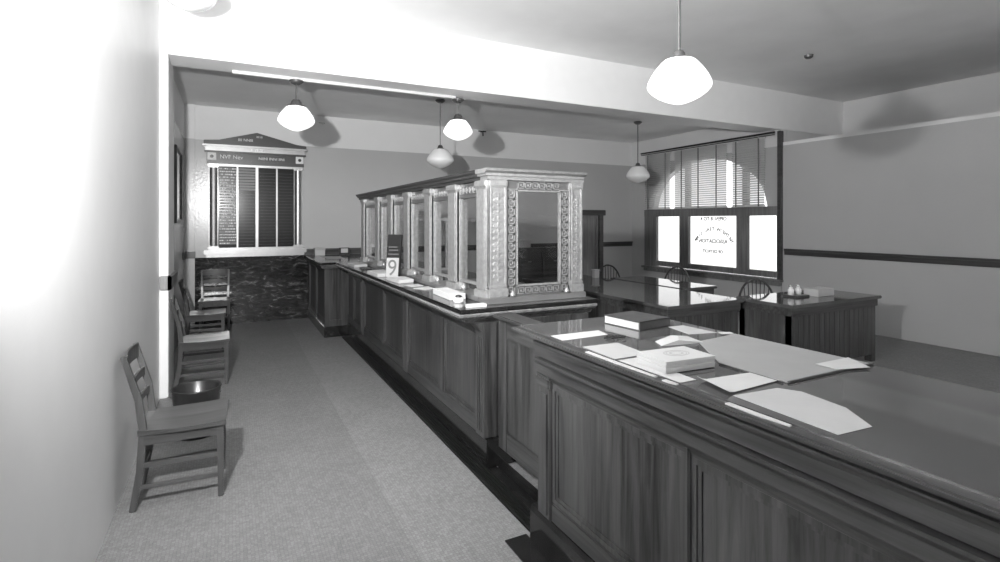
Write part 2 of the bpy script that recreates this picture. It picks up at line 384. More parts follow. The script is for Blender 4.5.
# floor margins
struct(MB().box(1.487, 1.56, 1.9, 3.2, 0, .006).box(1.235, 1.36, -.9, 2.36, 0, .006).build('trim_6', M['dark']), 'black marble floor margin under the gate and the near counter', 'floor margin')
gr = thing('floor_grate', 'long black slatted floor grate along the foot of the teller counter', 'grate', (1.43, 5, 0))
g = MB()
for i in range(5):
    x = 1.392 + i*.0215; g.box(x, x+.012, 2.3, 7.58, .004, .014)
g.build('bars', M['grate'], gr); MB().box(1.386, 1.487, 2.3, 7.58, 0, .004).build('tray', M['dark'], gr)
tag(MB().lathe([(0, 0), (.055, 0), (.05, -.03), (.03, -.045), (0, -.045)], (6.7, 4.27, CN), n=24).build('ceiling_outlet', M['brass'], smooth=False), 'small round capped outlet on the pale ceiling', 'outlet')
tag(MB().tube([(4.37, YF, 3.36), (4.37, YF-.08, 3.36), (4.37, YF-.09, 3.27)], .013).box(4.29, 4.45, YF-.06, YF-.045, 3.355, 3.38).build('wall_hook', M['black']), 'small dark hook high on the end wall right of the two hanging lamps', 'hook')
tag(MB().tube([(1.4, YF, 3.27), (1.4, YF-.09, 3.27)], .016).tube([(1.33, YF-.05, 3.28), (1.42, YF-.09, 3.27)], .01).build('wall_hook', M['chrome']), 'small bright gas cock on the end wall near the leftmost hanging lamp', 'hook')

# framed notice on the side wall
f = thing('picture_frame', 'tall dark-framed glazed notice on the side wall above the chairs', 'picture', (XL, 8.15, 1.59))
MB().box(XL, XL+.03, 7.72, 7.77, 1.59, 2.58).box(XL, XL+.03, 8.54, 8.59, 1.59, 2.58).box(XL, XL+.03, 7.77, 8.54, 1.59, 1.64).box(XL, XL+.03, 7.77, 8.54, 2.53, 2.58).build('frame', M['trimwood'], f, bevel=.006)
MB().box(XL, XL+.012, 7.77, 8.54, 1.64, 2.53).build('glazing', M['picture'], f)

# ------------------------------------------------------------------ pendant lamps
def lamp(x, y, zc, ztop, D, label, mat, fit=1.):
    r = D/2; k = r/145.
    o = thing('pendant_lamp', label, 'lamp', (x, y, zc), group='schoolhouse pendant lamps')
    MB().lathe([(0, 0), (.07, 0), (.075, -.012), (.055, -.03), (.03, -.045), (0, -.045)], (x, y, zc), 28).build('canopy', M['brass'], o, smooth=True)
    zb = ztop - 45*k
    MB().tube([(x, y, zc-.03), (x, y, ztop)], .008).build('stem', M['brass'], o)
    MB().lathe([(0, 14*k*(fit-1)), (18*k*fit, 14*k*(fit-1)), (26*k*fit, -10*k), (28*k*fit, -26*k), (44*k*fit, -40*k), (60*k*fit**.6, -52*k), (56*k, -54*k), (0, -54*k)], (x, y, ztop), 28).build('fitter', M['brass'], o, smooth=True)
    prof = [(70, 0), (84, -12), (107, -40), (126, -68), (138, -92), (144.5, -110), (145, -120), (141, -130), (124, -150), (100, -168), (75, -181), (50, -192), (25, -200), (0, -204)]
    MB().lathe([(a*k, b*k) for a, b in prof], (x, y, zb), 40).build('globe', mat, o, smooth=True)
    return o
lamp(2.27, 2.2, CN, 2.585, .352, 'lit opal globe pendant lamp hanging above the papers of the near counter', M['opal_lit'])
lamp(-.27, 4.5, CN, 3.475, .36, 'short-stemmed opal globe pendant lamp near the side wall in front of the beam', M['opal'])
lamp(.63, 6.0, BZ-.03, 2.90, .375, 'opal globe pendant lamp on the beam in front of the directory board', M['opal_dim'], 1.6)
lamp(2.5, 6.02, BZ-.03, 2.92, .36, 'higher opal globe pendant lamp of the close pair, on the beam', M['opal_dim'], 1.6)
lamp(2.75, 7.3, CF, 2.735, .40, 'lower greyer opal globe pendant lamp of the close pair, behind the beam', M['opal'])
lamp(6.52, 7.3, CF, 2.66, .42, 'opal globe pendant lamp hanging beside the window blinds', M['opal'])

# ------------------------------------------------------------------ directory board
db = thing('directory_board', 'large bronze pedimented directory board on the end wall above marble', 'board', (.385, YF-.005, 1.06))
y = YF-.005
MB().box(-.36, 1.13, y-.10, y, 1.10, 1.17).box(-.33, 1.10, y-.07, y, 1.055, 1.10).build('sill', M['board_bronze'], db, bevel=.008)
for xa in (-.29, .94):
    p = MB().box(xa, xa+.125, y-.03, y, 1.23, 2.45)
    p.prism([(xa+.0625-.056*math.cos(PI*i/12), y-.03-.05*math.sin(PI*i/12)) for i in range(13)], 'Z', 1.23, 2.45)
    c = p.build('column', M['board_bronze'], db)
    MB().box(xa-.015, xa+.14, y-.085, y, 2.45, 2.51).build('capital', M['board_bronze'], c, bevel=.012)
    MB().box(xa-.015, xa+.14, y-.085, y, 1.17, 1.23).build('base', M['board_bronze'], c, bevel=.012)
MB().box(-.32, 1.09, y-.075, y, 2.51, 2.56).box(-.32, 1.09, y-.06, y, 2.56, 2.685).box(-.35, 1.12, y-.10, y, 2.685, 2.71).build('frieze', M['bronze_black'], db, bevel=.004)
for xa in (-.31, .965):
    q = MB().box(xa, xa+.12, y-.07, y-.05, 2.565, 2.68).build('rosette_block', M['letters'], db, bevel=.004)
    MB().prism([(xa+.06+.026*math.cos(PI*k/6), 2.622+.026*math.sin(PI*k/6)) for k in range(12)], 'Y', y-.074, y-.069).build('rosette', M['black'], q)
MB().box(-.34, 1.11, y-.08, y, 2.71, 2.775).box(-.38, 1.15, y-.12, y, 2.775, 2.805).build('cornice', M['board_bronze'], db, bevel=.005)
MB().prism([(-.36, 2.805), (1.13, 2.805), (1.13, 2.86), (.98, 2.875), (.385, 3.03), (-.15, 2.885), (-.36, 2.87)], 'Y', y-.07, y).build('pediment', M['bronze_black'], db, bevel=.006)
lt = MB()
def wall_text(mb, s, x, z, size, yy): mb.text(s, Matrix.Translation((x, yy, z)) @ Matrix.Rotation(PI/2, 4, 'X'), size)
wall_text(lt, 'NVF Nev', .02, 2.595, .085, y-.062); wall_text(lt, 'IIII NNIII', .22, 2.88, .06, y-.072); wall_text(lt, 'II   IT  III', .38, 2.725, .05, y-.082); wall_text(lt, 'IIII III', .42, 2.945, .045, y-.072); wall_text(lt, 'NIINI INNI IINI', .60, 2.60, .06, y-.062)
lt.build('lettering', M['letters'], db)
MB().box(-.165, .94, y-.02, y, 1.17, 2.51).build('back_panel', M['blot'], db)
mu = MB().box(.365, .405, y-.045, y, 1.17, 2.51)
for xa in (.105, .68): mu.box(xa-.012, xa+.012, y-.035, y, 1.17, 2.51)
mu.box(-.165, .94, y-.05, y, 2.475, 2.51).box(-.165, .94, y-.05, y, 1.17, 1.20)
mu.build('divider', M['board_bronze'], db, bevel=.003)
nm = MB(); tab = MB(); slot = MB()
z = 2.44; i = 0
while z > 1.23:
    tab.box(-.15, .09, y-.027, y-.018, z-.018, z+.016)
    if z > 2.1: tab.box(.12, .36, y-.027, y-.018, z-.018, z+.016)
    x = -.145
    while x < .07:
        w = random.uniform(.006, .03)
        if random.random() < .75: nm.box(x, min(x+w, .085), y-.030, y-.026, z-.011+random.uniform(0, .006), z+.010)
        x += w+.007
    z -= .045; i += 1
for k in range(24):
    zz = 1.24+k*.05
    for xa, xb in ((.42, .66), (.70, .93)): slot.box(xa, xb, y-.024, y-.019, zz, zz+.003)
    if zz < 2.05: slot.box(.125, .35, y-.024, y-.019, zz, zz+.004)
slot.build('slots', plain('slot_edge', .03, .3, spec=.3), db); tab.build('name_strips', plain('name_strip', .13, .4), db); nm.build('name_lettering', M['letters'], db)

# ------------------------------------------------------------------ counters
def framed_panel(mb, x, y0, y1, z0, z1, d=.014, w=.02):
    """raised panel moulding lying on an X-facing counter face"""
    for i, (dd, ww) in enumerate(((d, w), (d*.5, w*1.8))):
        mb.box(x-dd, x+.005, y0, y0+ww, z0, z1).box(x-dd, x+.005, y1-ww, y1, z0, z1)
        mb.box(x-dd, x+.005, y0+ww, y1-ww, z0, z0+ww).box(x-dd, x+.005, y0+ww, y1-ww, z1-ww, z1)

# the teller counter
HT = 1.06
tc = thing('teller_counter', 'long panelled oak bank counter carrying the bronze cage', 'counter', (1.8, 5.3, 0))
MB().box(1.281, 2.36, 3.05, 7.46, HT-.028, HT).build('counter_slab', M['dark'], tc, bevel=.006)
mm = MB(); rings = []
prof = [(.02, HT-.029), (.03, HT-.034), (.026, HT-.048), (.012, HT-.054), (.0, HT-.066), (-.03, HT-.078), (-.05, HT-.1), (-.25, HT-.1), (-.25, HT-.029)]
for k in range(3):
    rings.append([mm.bm.verts.new(((1.30-d, 7.45, z), (1.30-d, 3.07-d, z), (2.34, 3.07-d, z))[k]) for d, z in prof])
for A, B in zip(rings, rings[1:]):
    for k in range(len(prof)): mm.bm.faces.new((A[k], A[(k+1) % len(prof)], B[(k+1) % len(prof)], B[k]))
mm.bm.faces.new(rings[0]); mm.bm.faces.new(list(reversed(rings[2])))
mm.build('moulding', M['moulding'], tc)
MB().box(1.49, 2.28, 3.13, 7.58, .2, HT-.1).build('body', M['oakZ'], tc)
MB().box(1.487, 2.28, 3.09, 7.6, .006, .2).build('plinth', M['dark'], tc, bevel=.008)
for y0 in (3.09, 4.77, 6.59):
    p = MB().box(1.462, 1.56, y0, y0+.125, .205, HT-.1)
    for i in range(3): p.box(1.457, 1.47, y0+.022+i*.033, y0+.036+i*.033, .24, HT-.2)
    p = p.build('pilaster', M['oakZ'], tc, bevel=.004)
    MB().prism([(1.462, HT-.17), (1.40, HT-.1), (1.50, HT-.1), (1.50, HT-.2)], 'Y', y0+.01, y0+.115).build('corbel', M['oakZ'], p, bevel=.006)
MB().box(1.472, 1.50, 3.21, 7.58, .205, .29).build('rail', M['oakY'], tc, bevel=.004); MB().box(1.472, 1.50, 3.21, 7.58, HT-.19, HT-.1).build('rail', M['oakY'], tc, bevel=.004)
for yy in (3.85, 5.65, 7.2): MB().box(1.472, 1.50, yy, yy+.09, .29, HT-.19).build('stile', M['oakZ'], tc, bevel=.004)
for a, b in ((3.225, 3.84), (3.95, 4.76), (4.90, 5.64), (5.75, 6.58), (6.72, 7.19)):
    q = MB(); framed_panel(q, 1.49, a, b, .295, HT-.195); q.build('panel', M['oakZ'], tc)
e = MB().box(1.50, 1.6, 3.105, 3.14, .2, HT-.1).box(2.17, 2.28, 3.105, 3.14, .2, HT-.1).box(1.6, 2.17, 3.115, 3.14, HT-.21, HT-.1).box(1.6, 2.17, 3.115, 3.14, .2, .3)
e.box(2.15, 2.30, 3.09, 3.15, HT-.15, HT-.1).build('end_panel', M['oakZ'], tc, bevel=.004)

# far counter section
HF = 1.05
fc = thing('counter', 'short panelled oak counter projecting at the far end beside marble wall', 'counter', (1.6, 8.45, 0))
MB().box(1.10, 2.3, 7.50, YF-.04, HF-.03, HF).build('counter_slab', M['dark'], fc, bevel=.006)
MB().box(1.105, 2.29, 7.505, YF-.05, HF-.085, HF-.03).build('moulding', M['oakY'], fc, bevel=.015)
MB().box(1.185, 2.25, 7.63, YF-.05, .15, HF-.085).build('body', M['oakZ'], fc)
MB().box(1.16, 2.25, 7.61, YF-.05, 0, .15).build('plinth', M['dark'], fc, bevel=.006)
for y0 in (7.62, 8.45, 9.2): MB().box(1.165, 1.2, y0, y0+.09, .15, HF-.085).build('stile', M['oakZ'], fc, bevel=.004)
for a, b in ((7.72, 8.44), (8.55, 9.19)):
    q = MB(); framed_panel(q, 1.185, a, b, .2, HF-.13); q.build('panel', M['oakZ'], fc)
MB().box(1.165, 1.23, 7.61, 7.64, .15, HF-.085).box(1.40, 1.48, 7.61, 7.64, .15, HF-.085).box(1.23, 1.40, 7.615, 7.64, .15, .24).build('end_panel', M['oakZ'], fc, bevel=.004)

# the near counter
HN = 1.075
nc = thing('counter', 'large oak counter covered with papers under plate glass, nearest the camera', 'counter', (1.75, .8, 0))
MB().box(1.30, 2.18, -.9, 2.42, HN-.026, HN-.006).build('countertop', M['oakY'], nc, bevel=.006)
MB().box(1.345, 2.165, -.88, 2.40, HN-.0065, HN).build('plate_glass', plain('plate_glass_top', .07, .05, noise=.2, nscale=4, spec=.75), nc)
MB().prism([(1.345, 1.05), (1.345, 1.039), (1.316, 1.037), (1.316, 1.03), (1.326, 1.012), (1.328, .966), (1.356, .966), (1.356, .954), (1.322, .952), (1.322, .942), (1.334, .925), (1.336, .885), (1.346, .868), (1.35, .855), (1.40, .855), (1.40, 1.05)], 'Y', -.88, 2.22).build('moulding', M['oakY'], nc)
MB().box(1.365, 2.12, -.85, 2.22, .2, 1.05).build('body', M['oakZ'], nc)
MB().prism([(1.342, .006), (1.342, .17), (1.352, .195), (1.365, .2), (2.12, .2), (2.12, .006)], 'Y', -.87, 2.29).build('plinth', M['dark'], nc)
MB().box(1.348, 1.37, -.85, 2.12, .2, .29).build('rail', M['oakY'], nc, bevel=.006); MB().box(1.353, 1.37, -.85, 2.12, .84, .875).build('rail', M['oakY'], nc)
for y0, w in ((2.10, .115), (1.258, .022), (.42, .022), (-.43, .022)):
    p = MB().box(1.34, 1.40, y0, y0+w, .2, .875)
    if w > .1:
        p.box(1.332, 1.36, y0+.02, y0+.095, .22, .80)
    p = p.build('pilaster' if w > .1 else 'stile', M['oakZ'], nc, bevel=.005)
    if w > .1: MB().box(1.328, 1.40, y0-.004, y0+w+.004, .82, .875).build('capital', M['oakY'], p, bevel=.008)
for a, b in ((1.281, 2.099), (.443, 1.257), (-.403, .415), (-.84, -.435)):
    q = MB(); framed_panel(q, 1.366, a, b, .295, .845); q.build('panel', M['oakZ'], nc)

# gate between the two counters
gt = thing('gate', 'low oak swing gate between the teller counter and the near counter', 'gate', (1.56, 2.72, .165))
MB().box(1.55, 1.585, 2.43, 3.03, .165, 1.0).build('gate_leaf', M['oakZ'], gt)
MB().box(1.54, 1.56, 2.43, 2.53, .165, 1.0).build('stile', M['oakZ'], gt, bevel=.004); MB().box(1.54, 1.56, 2.92, 3.03, .165, 1.0).build('stile', M['oakZ'], gt, bevel=.004)
MB().box(1.54, 1.56, 2.53, 2.92, .165, .29).build('rail', M['oakY'], gt, bevel=.004); MB().box(1.54, 1.56, 2.53, 2.92, .88, 1.0).build('rail', M['oakY'], gt, bevel=.004)
MB().box(1.50, 1.64, 2.43, 3.035, 1.0, 1.025).build('cap', M['oakY'], gt, bevel=.006)
struct(MB().box(1.565, 1.60, 2.425, 3.085, 0, .05).build('trim_7', M['dark']), 'black marble threshold under the swing gate', 'threshold')

# ------------------------------------------------------------------ teller cage
CX, CX2, CY, CY2 = 1.545, 2.31, 3.205, 7.13
ZB, ZT = HT+.001, 1.90
cg = thing('teller_cage', 'bright bronze teller cage with Greek key borders and glazed wickets', 'teller cage', (1.9, 5.2, ZB))
def key_strip(mb, o, du, dv, dn, length, height):
    """Greek key fret laid along du, dv up, standing proud along dn"""
    o, du, dv, dn = Vector(o), Vector(du), Vector(dv), Vector(dn)
    n = max(1, round(length/(height*.95))); w = length/n; t = height*.10; hgt = height
    def seg(u0, v0, u1, v1):
        a, b = sorted((u0, u1)); c, d_ = sorted((v0, v1))
        a -= t/2; b += t/2; c -= t/2; d_ += t/2
        P = [o + du*uu + dv*vv for uu, vv in ((a, c), (b, c), (b, d_), (a, d_))]
        A = [mb.bm.verts.new(p) for p in P]; B = [mb.bm.verts.new(p + dn*.006) for p in P]
        mb.bm.faces.new(A); mb.bm.faces.new(B)
        for i in range(4): mb.bm.faces.new((A[i], B[i], B[(i+1)%4], A[(i+1)%4]))
    for i in range(n):
        x = i*w
        pts = [(.0, .14), (.0, .86), (.78, .86), (.78, .36), (.36, .36), (.36, .60)]
        for (a, b), (c, d_) in zip(pts, pts[1:]): seg(x+(.1+a)*w, b*hgt, x+(.1+c)*w, d_*hgt)
        seg(x+.0*w, .14*hgt, x+.1*w, .14*hgt); 
        if i < n-1: seg(x+.88*w, .14*hgt, x+1.*w, .14*hgt)
        seg(x+.1*w, .14*hgt, x+.9*w, .14*hgt)
def ornate_pier_end(name, xa, xb):
    """pilaster on the end face of the cage"""
    p = MB().box(xa, xb, CY-.02, CY+.12, ZB+.05, ZT)
    p.box(xa, xa+.014, CY-.03, CY, ZB+.13, ZT-.05).box(xb-.014, xb, CY-.03, CY, ZB+.13, ZT-.05)
    o = p.build(name, M['bronze'], cg, bevel=.003)
    r = MB(); z = ZB+.16; c = (xa+xb)/2
    hw = (xb-xa)/2-.022
    while z < ZT-.08:
        for s in (-1, 1):
            r.prism([(c, z), (c+s*hw*.95, z+.014), (c+s*hw*.75, z+.034), (c+s*hw*.15, z+.026)], 'Y', CY-.028, CY-.018)
        r.box(c-.004, c+.004, CY-.030, CY-.018, z-.012, z+.03)
        z += .043
    r.build('leaf_ornament', M['bronze'], o)
    MB().box(xa-.012, xb+.012, CY-.035, CY+.12, ZB+.04, ZB+.10).box(xa-.006, xb+.006, CY-.03, CY+.12, ZB+.10, ZB+.125).build('base', M['bronze'], o, bevel=.006)
    MB().box(xa-.01, xb+.01, CY-.034, CY+.12, ZT-.05, ZT).build('capital', M['bronze'], o, bevel=.008)
    return o
MB().box(CX-.02, CX2+.02, CY-.045, CY+.1, ZB, ZB+.04).box(CX-.02, CX+.12, CY+.1, CY2+.02, ZB, ZB+.035).build('base', M['board_bronze'], cg, bevel=.004)
ornate_pier_end('pilaster', 1.552, 1.678); ornate_pier_end('pilaster', 2.212, 2.308)
# key-bordered window on the end
bk = MB()
xa, xb = 1.69, 2.20
bk.box(xa, xa+.075, CY-.004, CY+.03, ZB+.04, ZT).box(xb-.07, xb, CY-.004, CY+.03, ZB+.04, ZT)
bk.box(xa+.075, xb-.07, CY-.004, CY+.03, 1.833, ZT).box(xa+.075, xb-.07, CY-.004, CY+.03, ZB+.04, ZB+.107)
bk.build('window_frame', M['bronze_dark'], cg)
bd = MB()
for (a, b, c, d_) in ((xa-.012, xa, ZB+.04, ZT), (xa+.075, xa+.085, ZB+.10, 1.84), (xb-.08, xb-.07, ZB+.10, 1.84), (xb, xb+.012, ZB+.04, ZT), (xa+.075, xb-.07, 1.825, 1.835), (xa+.075, xb-.07, ZB+.105, ZB+.116), (xa, xa+.085, 1.836, 1.842), (xb-.08, xb, 1.836, 1.842)):
    bd.box(a, b, CY-.014, CY+.02, c, d_)
bd.build('bead', M['bronze'], cg, bevel=.002)
k = MB(); key_strip(k, (xa+.085, CY-.004, 1.840), (1,0,0), (0,0,1), (0,-1,0), xb-xa-.165, .056); k.build('fret_strip', M['bronze'], cg)
k = MB(); key_strip(k, (xa+.085, CY-.004, ZB+.046), (1,0,0), (0,0,1), (0,-1,0), xb-xa-.165, .056); k.build('fret_strip', M['bronze'], cg)
k = MB(); key_strip(k, (xa+.068, CY-.004, ZB+.05), (0,0,1), (-1,0,0), (0,-1,0), 1.836-ZB-.05, .062); k.build('fret_strip', M['bronze'], cg)
k = MB(); key_strip(k, (xb-.006, CY-.004, ZB+.05), (0,0,1), (-1,0,0), (0,-1,0), 1.836-ZB-.05, .058); k.build('fret_strip', M['bronze'], cg)
for xq in (xa+.03, xb-.035):
    k = MB().lathe([(0, 0), (.018, .003), (.022, .015), (.015, .028), (.006, .04), (0, .05)], (xq, CY-.035, ZB+.04), 14); k.build('knob', M['bronze'], cg, smooth=True)
MB().box(xa+.075, xb-.07, CY+.010, CY+.014, ZB+.105, 1.835).build('pane', M['glass'], cg)
# entablature
MB().box(CX-.012, CX2+.008, CY-.03, CY+.09, ZT, ZT+.025).box(CX-.03, CX2+.0, CY-.045, CY+.1, ZT+.025, ZT+.042).prism([(CY-.045, ZT+.042), (CY-.075, ZT+.055), (CY-.08, ZT+.072), (CY+.1, ZT+.072), (CY+.1, ZT+.042)], 'X', CX-.045, CX2+.006).build('cornice', M['bronze'], cg)
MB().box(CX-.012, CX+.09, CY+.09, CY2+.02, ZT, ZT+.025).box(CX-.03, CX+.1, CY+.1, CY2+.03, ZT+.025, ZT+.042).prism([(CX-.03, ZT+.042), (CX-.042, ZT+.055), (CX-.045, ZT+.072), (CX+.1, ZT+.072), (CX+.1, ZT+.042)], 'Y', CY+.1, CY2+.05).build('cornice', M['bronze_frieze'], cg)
# wicket piers along the front
piers = [3.27, 3.83, 4.40, 5.03, 5.63, 6.19, 6.93]
PW = .20
for i, yc in enumerate(piers):
    a, b = yc-PW/2, yc+PW/2
    if i == 0: a, b = CY+.0, CY+.18
    p = MB().box(CX, CX+.09, a+.012, b-.012, ZB+.04, ZT).box(CX-.012, CX+.01, a+.03, b-.03, ZB+.09, ZT-.06)
    p.box(CX-.006, CX+.02, a+.012, a+.022, ZB+.09, ZT-.05).box(CX-.006, CX+.02, b-.022, b-.012, ZB+.09, ZT-.05)
    o = p.build('pilaster', M['bronze'], cg, bevel=.003)
    MB().box(CX-.02, CX+.1, a, b, ZT-.045, ZT).box(CX-.014, CX+.095, a+.005, b-.005, ZT-.06, ZT-.045).build('capital', M['bronze'], o, bevel=.006)
    MB().box(CX-.022, CX+.1, a, b, ZB+.03, ZB+.085).build('base', M['bronze'], o, bevel=.006)
    if i > 0:
        r = MB()   # leaf ornament on the near cheek of the pier
        z = ZB+.14
        while z < ZT-.12:
            for s in (-1, 1): r.prism([(CX+.045, z), (CX+.045+s*.03, z+.012), (CX+.045+s*.022, z+.03), (CX+.045+s*.005, z+.024)], 'Y', a+.004, a+.013)
            z += .04
        r.build('leaf_ornament', M['bronze'], o)
        MB().lathe([(0, 0), (.02, 0), (.026, .015), (.02, .035), (.008, .05), (0, .062)], (CX+.045, a-.02, ZB+.035), 14).build('knob', M['bronze'], o, smooth=True)
for i, (ya, yb) in enumerate(zip(piers, piers[1:])):
    a, b = ya+PW/2-.012, yb-PW/2+.012
    h = MB().box(CX+.02, CX+.05, a, b, 1.80, ZT).box(CX+.015, CX+.055, a, b, 1.79, 1.80)
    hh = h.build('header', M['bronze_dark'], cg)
    k = MB(); key_strip(k, (CX+.02, b-.01, 1.815), (0,-1,0), (0,0,1), (-1,0,0), b-a-.02, .065); k.build('fret_strip', M['bronze'], hh)
    fz = ZB+.10
    f = MB().box(CX+.02, CX+.05, a, a+.016, ZB+.04, 1.80).box(CX+.02, CX+.05, b-.016, b, ZB+.04, 1.80).box(CX+.02, CX+.05, a+.016, b-.016, fz, fz+.018)
    f.build('wicket_frame', M['bronze'], cg)
    MB().box(CX+.033, CX+.037, a+.016, b-.016, fz+.018, 1.79).build('pane', M['glass'], cg)
    if i in (1, 3):
        q = MB().box(CX+.09, CX2-.1, yb-.012, yb+.012, ZB, ZB+.03).box(CX+.09, CX2-.1, yb-.012, yb+.012, 1.62, 1.65).box(CX2-.13, CX2-.1, yb-.012, yb+.012, ZB+.03, 1.62)
        q.build('partition_frame', M['bronze'], cg)
        MB().box(CX+.09, CX2-.13, yb-.003, yb+.003, ZB+.03, 1.62).build('partition_glass', M['glass'], cg)

# ------------------------------------------------------------------ oak side chairs
def side_chair(label, loc, rz, proto=None):
    if proto is not None:
        c = copy_tree(proto); c['label'] = label
    else:
        c = thing('side_chair', label, 'chair', (0,0,0), group='oak side chairs for the public')
        # saddle seat
        s = MB(); n = 10
        top = []; bot = []
        for i in range(n+1):
            for j in range(n+1):
                u = -1+2*i/n; v = -1+2*j/n
                x = .22*u; yy = (.215-.02*(u < 0)*(-u))*v
                dip = .012*(1-u*u)*(1-(abs(v)-.4)**2)
                top.append(s.bm.verts.new((x, yy, .452-dip))); bot.append(s.bm.verts.new((x, yy, .422)))
        def id_(i, j): return i*(n+1)+j
        for i in range(n):
            for j in range(n):
                q = (id_(i, j), id_(i+1, j), id_(i+1, j+1), id_(i, j+1))
                s.bm.faces.new([top[k_] for k_ in q]); s.bm.faces.new([bot[k_] for k_ in reversed(q)])
        for i in range(n):
            for e in ((id_(i, 0), id_(i+1, 0)), (id_(i+1, n), id_(i, n)), (id_(0, i+1), id_(0, i)), (id_(n, i), id_(n, i+1))):
                s.bm.faces.new((top[e[0]], top[e[1]], bot[e[1]], bot[e[0]]))
        s.build('seat', M['chairX'], c)
        for sy in (-1, 1):
            MB().tube([(.19, sy*.185, 0), (.19, sy*.185, .2), (.188, sy*.182, .425)], [.82, 1., 1.12], square=(.034, .034)).build('leg', M['chairZ'], c, bevel=.003)
            MB().tube([(-.245, sy*.17, 0), (-.21, sy*.17, .22), (-.195, sy*.172, .44), (-.215, sy*.178, .62), (-.285, sy*.185, .87)], [.9, 1., 1.1, 1., .8], square=(.036, .028)).build('back_post', M['chairZ'], c, bevel=.003)
        ap = MB()
        for sy in (-1, 1): ap.box(-.19, .19, sy*.185-.009, sy*.185+.009, .365, .422)
        ap.box(.18, .198, -.17, .17, .365, .422).box(-.205, -.187, -.16, .16, .365, .422).build('apron', M['chairX'], c)
        for sy in (-1, 1):
            for z, w in ((.25, .026), (.13, .02)):
                MB().bar((-.21, sy*.174, z), (.19, sy*.184, z), .016, w).build('stretcher', M['chairX'], c)
        MB().bar((.19, -.18, .20), (.19, .18, .20), .016, .026).build('stretcher', M['chairY'], c)
        MB().bar((-.212, -.165, .20), (-.212, .165, .20), .016, .024).build('stretcher', M['chairY'], c)
        for z, w, x in ((.83, .09, -.272), (.70, .05, -.238), (.585, .045, -.212)):
            b = MB(); m_ = 8
            pts = []
            for k_ in range(m_+1):
                v = -1+2*k_/m_; pts.append((x-.018*(1-v*v), .178*v, z))
            b.tube(pts, 1., square=(w, .014))
            b.build('crest_rail' if w > .08 else 'back_slat', M['chairY'], c, bevel=.003)
    c.location = loc; c.rotation_euler = (0, 0, rz)
    return c
ch = side_chair('oak side chair in front of the waste bucket, nearest of the row', (-.235, 3.715, 0), math.radians(-1))
side_chair('second oak side chair of the row, just behind the waste bucket', (-.225, 6.1, 0), math.radians(1), ch)
side_chair('third oak side chair of the row, below the framed notice', (-.27, 7.77, 0), math.radians(0), ch)
side_chair('oak side chair in shadow with its back against the dark marble', (-.20, 8.98, 0), math.radians(-90), ch)

# waste bucket
bk = thing('waste_bucket', 'dark metal waste bucket on the mosaic floor between two oak chairs', 'bucket', (-.225, 4.62, 0))
MB().lathe([(0, .004), (.12, .004), (.125, 0), (.135, .02), (.165, .35), (.172, .36), (.165, .366), (.158, .352), (.13, .02), (0, .015)], (-.225, 4.62, 0), 40).build('pail', M['black'], bk, smooth=True)
MB().tube([(-.225+.168*math.cos(a), 4.62+.168*math.sin(a)*.35-.10, .34-.05*math.sin(a)) for a in [PI*i/14 for i in range(15)]], .004).build('handle', M['brass'], bk)

# ------------------------------------------------------------------ things on the near counter
Z = HN+.0005
def sheet(name, poly, label, cat, mat, z=Z, th=.0012, group=None): return tag(MB().slab(poly, z, z+th).build(name, mat), label, cat, group)
PG = 'loose papers on the near counter'
sheet('paper_sheet', [(1.352, 2.113), (1.344, 2.002), (1.61, 2.01), (1.63, 2.11)], 'white sheet at the end of the near counter beside the eyeglasses', 'paper', M['paper'], group=PG)
sheet('paper_sheet', [(1.356, 1.865), (1.348, 1.64), (1.52, 1.64), (1.54, 1.855)], 'pale sheet lying between the eyeglasses and the pile of booklets', 'paper', M['paper_mid'], group=PG)
sheet('paper_sheet', [(1.348, 1.62), (1.348, 1.30), (1.42, 1.30), (1.44, 1.62)], 'pale sheet sticking out under the pile of booklets', 'paper', M['paper'], group=PG)
sheet('paper_sheet', [(2.0, 2.015), (1.955, 1.835), (2.11, 1.80), (2.10, 2.01)], 'pale sheet lying just behind the dark ledger', 'paper', M['paper_mid'], group=PG)
sheet('paper_sheet', [(2.102, 1.79), (2.16, 1.768), (2.15, 1.738), (2.083, 1.75)], 'small slip of paper at the back edge of the counter', 'paper', M['paper'], z=Z+.005, group=PG)
bl = MB().slab([(1.87, 1.70), (2.155, 1.735), (2.165, 1.14), (1.665, 1.135), (1.655, 1.40)], Z, Z+.004).build('desk_blotter', M['paper_grey']); tag(bl, 'large grey blotter sheet with a dark edge behind the pile of booklets', 'blotter')
e_ = MB(); e_.bar((1.665, 1.13, Z+.004), (2.165, 1.132, Z+.004), .008, .006).bar((1.65, 1.14, Z+.003), (1.652, 1.40, Z+.003), .006, .005)
e_.build('binding', M['leather'], bl)
# curled white sheet
mb = MB(); n = 12; A = []
P00, P10, P11, P01 = Vector((1.409, 1.285, 0)), Vector((1.655, 1.265, 0)), Vector((1.66, 1.16, 0)), Vector((1.374, 1.142, 0))
for i in range(n+1):
    t_ = i/n; a_ = P00.lerp(P10, t_); b_ = P01.lerp(P11, t_); dz = .014*max(0, 1-t_*6)**2 + .003
    A.append([mb.bm.verts.new((v.x, v.y, Z+dz+q)) for q in (0, .0015) for v in (a_, b_)])
for U, V in zip(A, A[1:]):
    for a_, b_ in ((0, 1), (1, 3), (3, 2), (2, 0)): mb.bm.faces.new((U[a_], U[b_], V[b_], V[a_]))
mb.bm.faces.new([A[0][k_] for k_ in (0, 1, 3, 2)]); mb.bm.faces.new([A[-1][k_] for k_ in (0, 2, 3, 1)])
tag(mb.build('paper_sheet', M['paper']), 'white sheet with a curled edge between the two grey blotters', 'paper', PG)
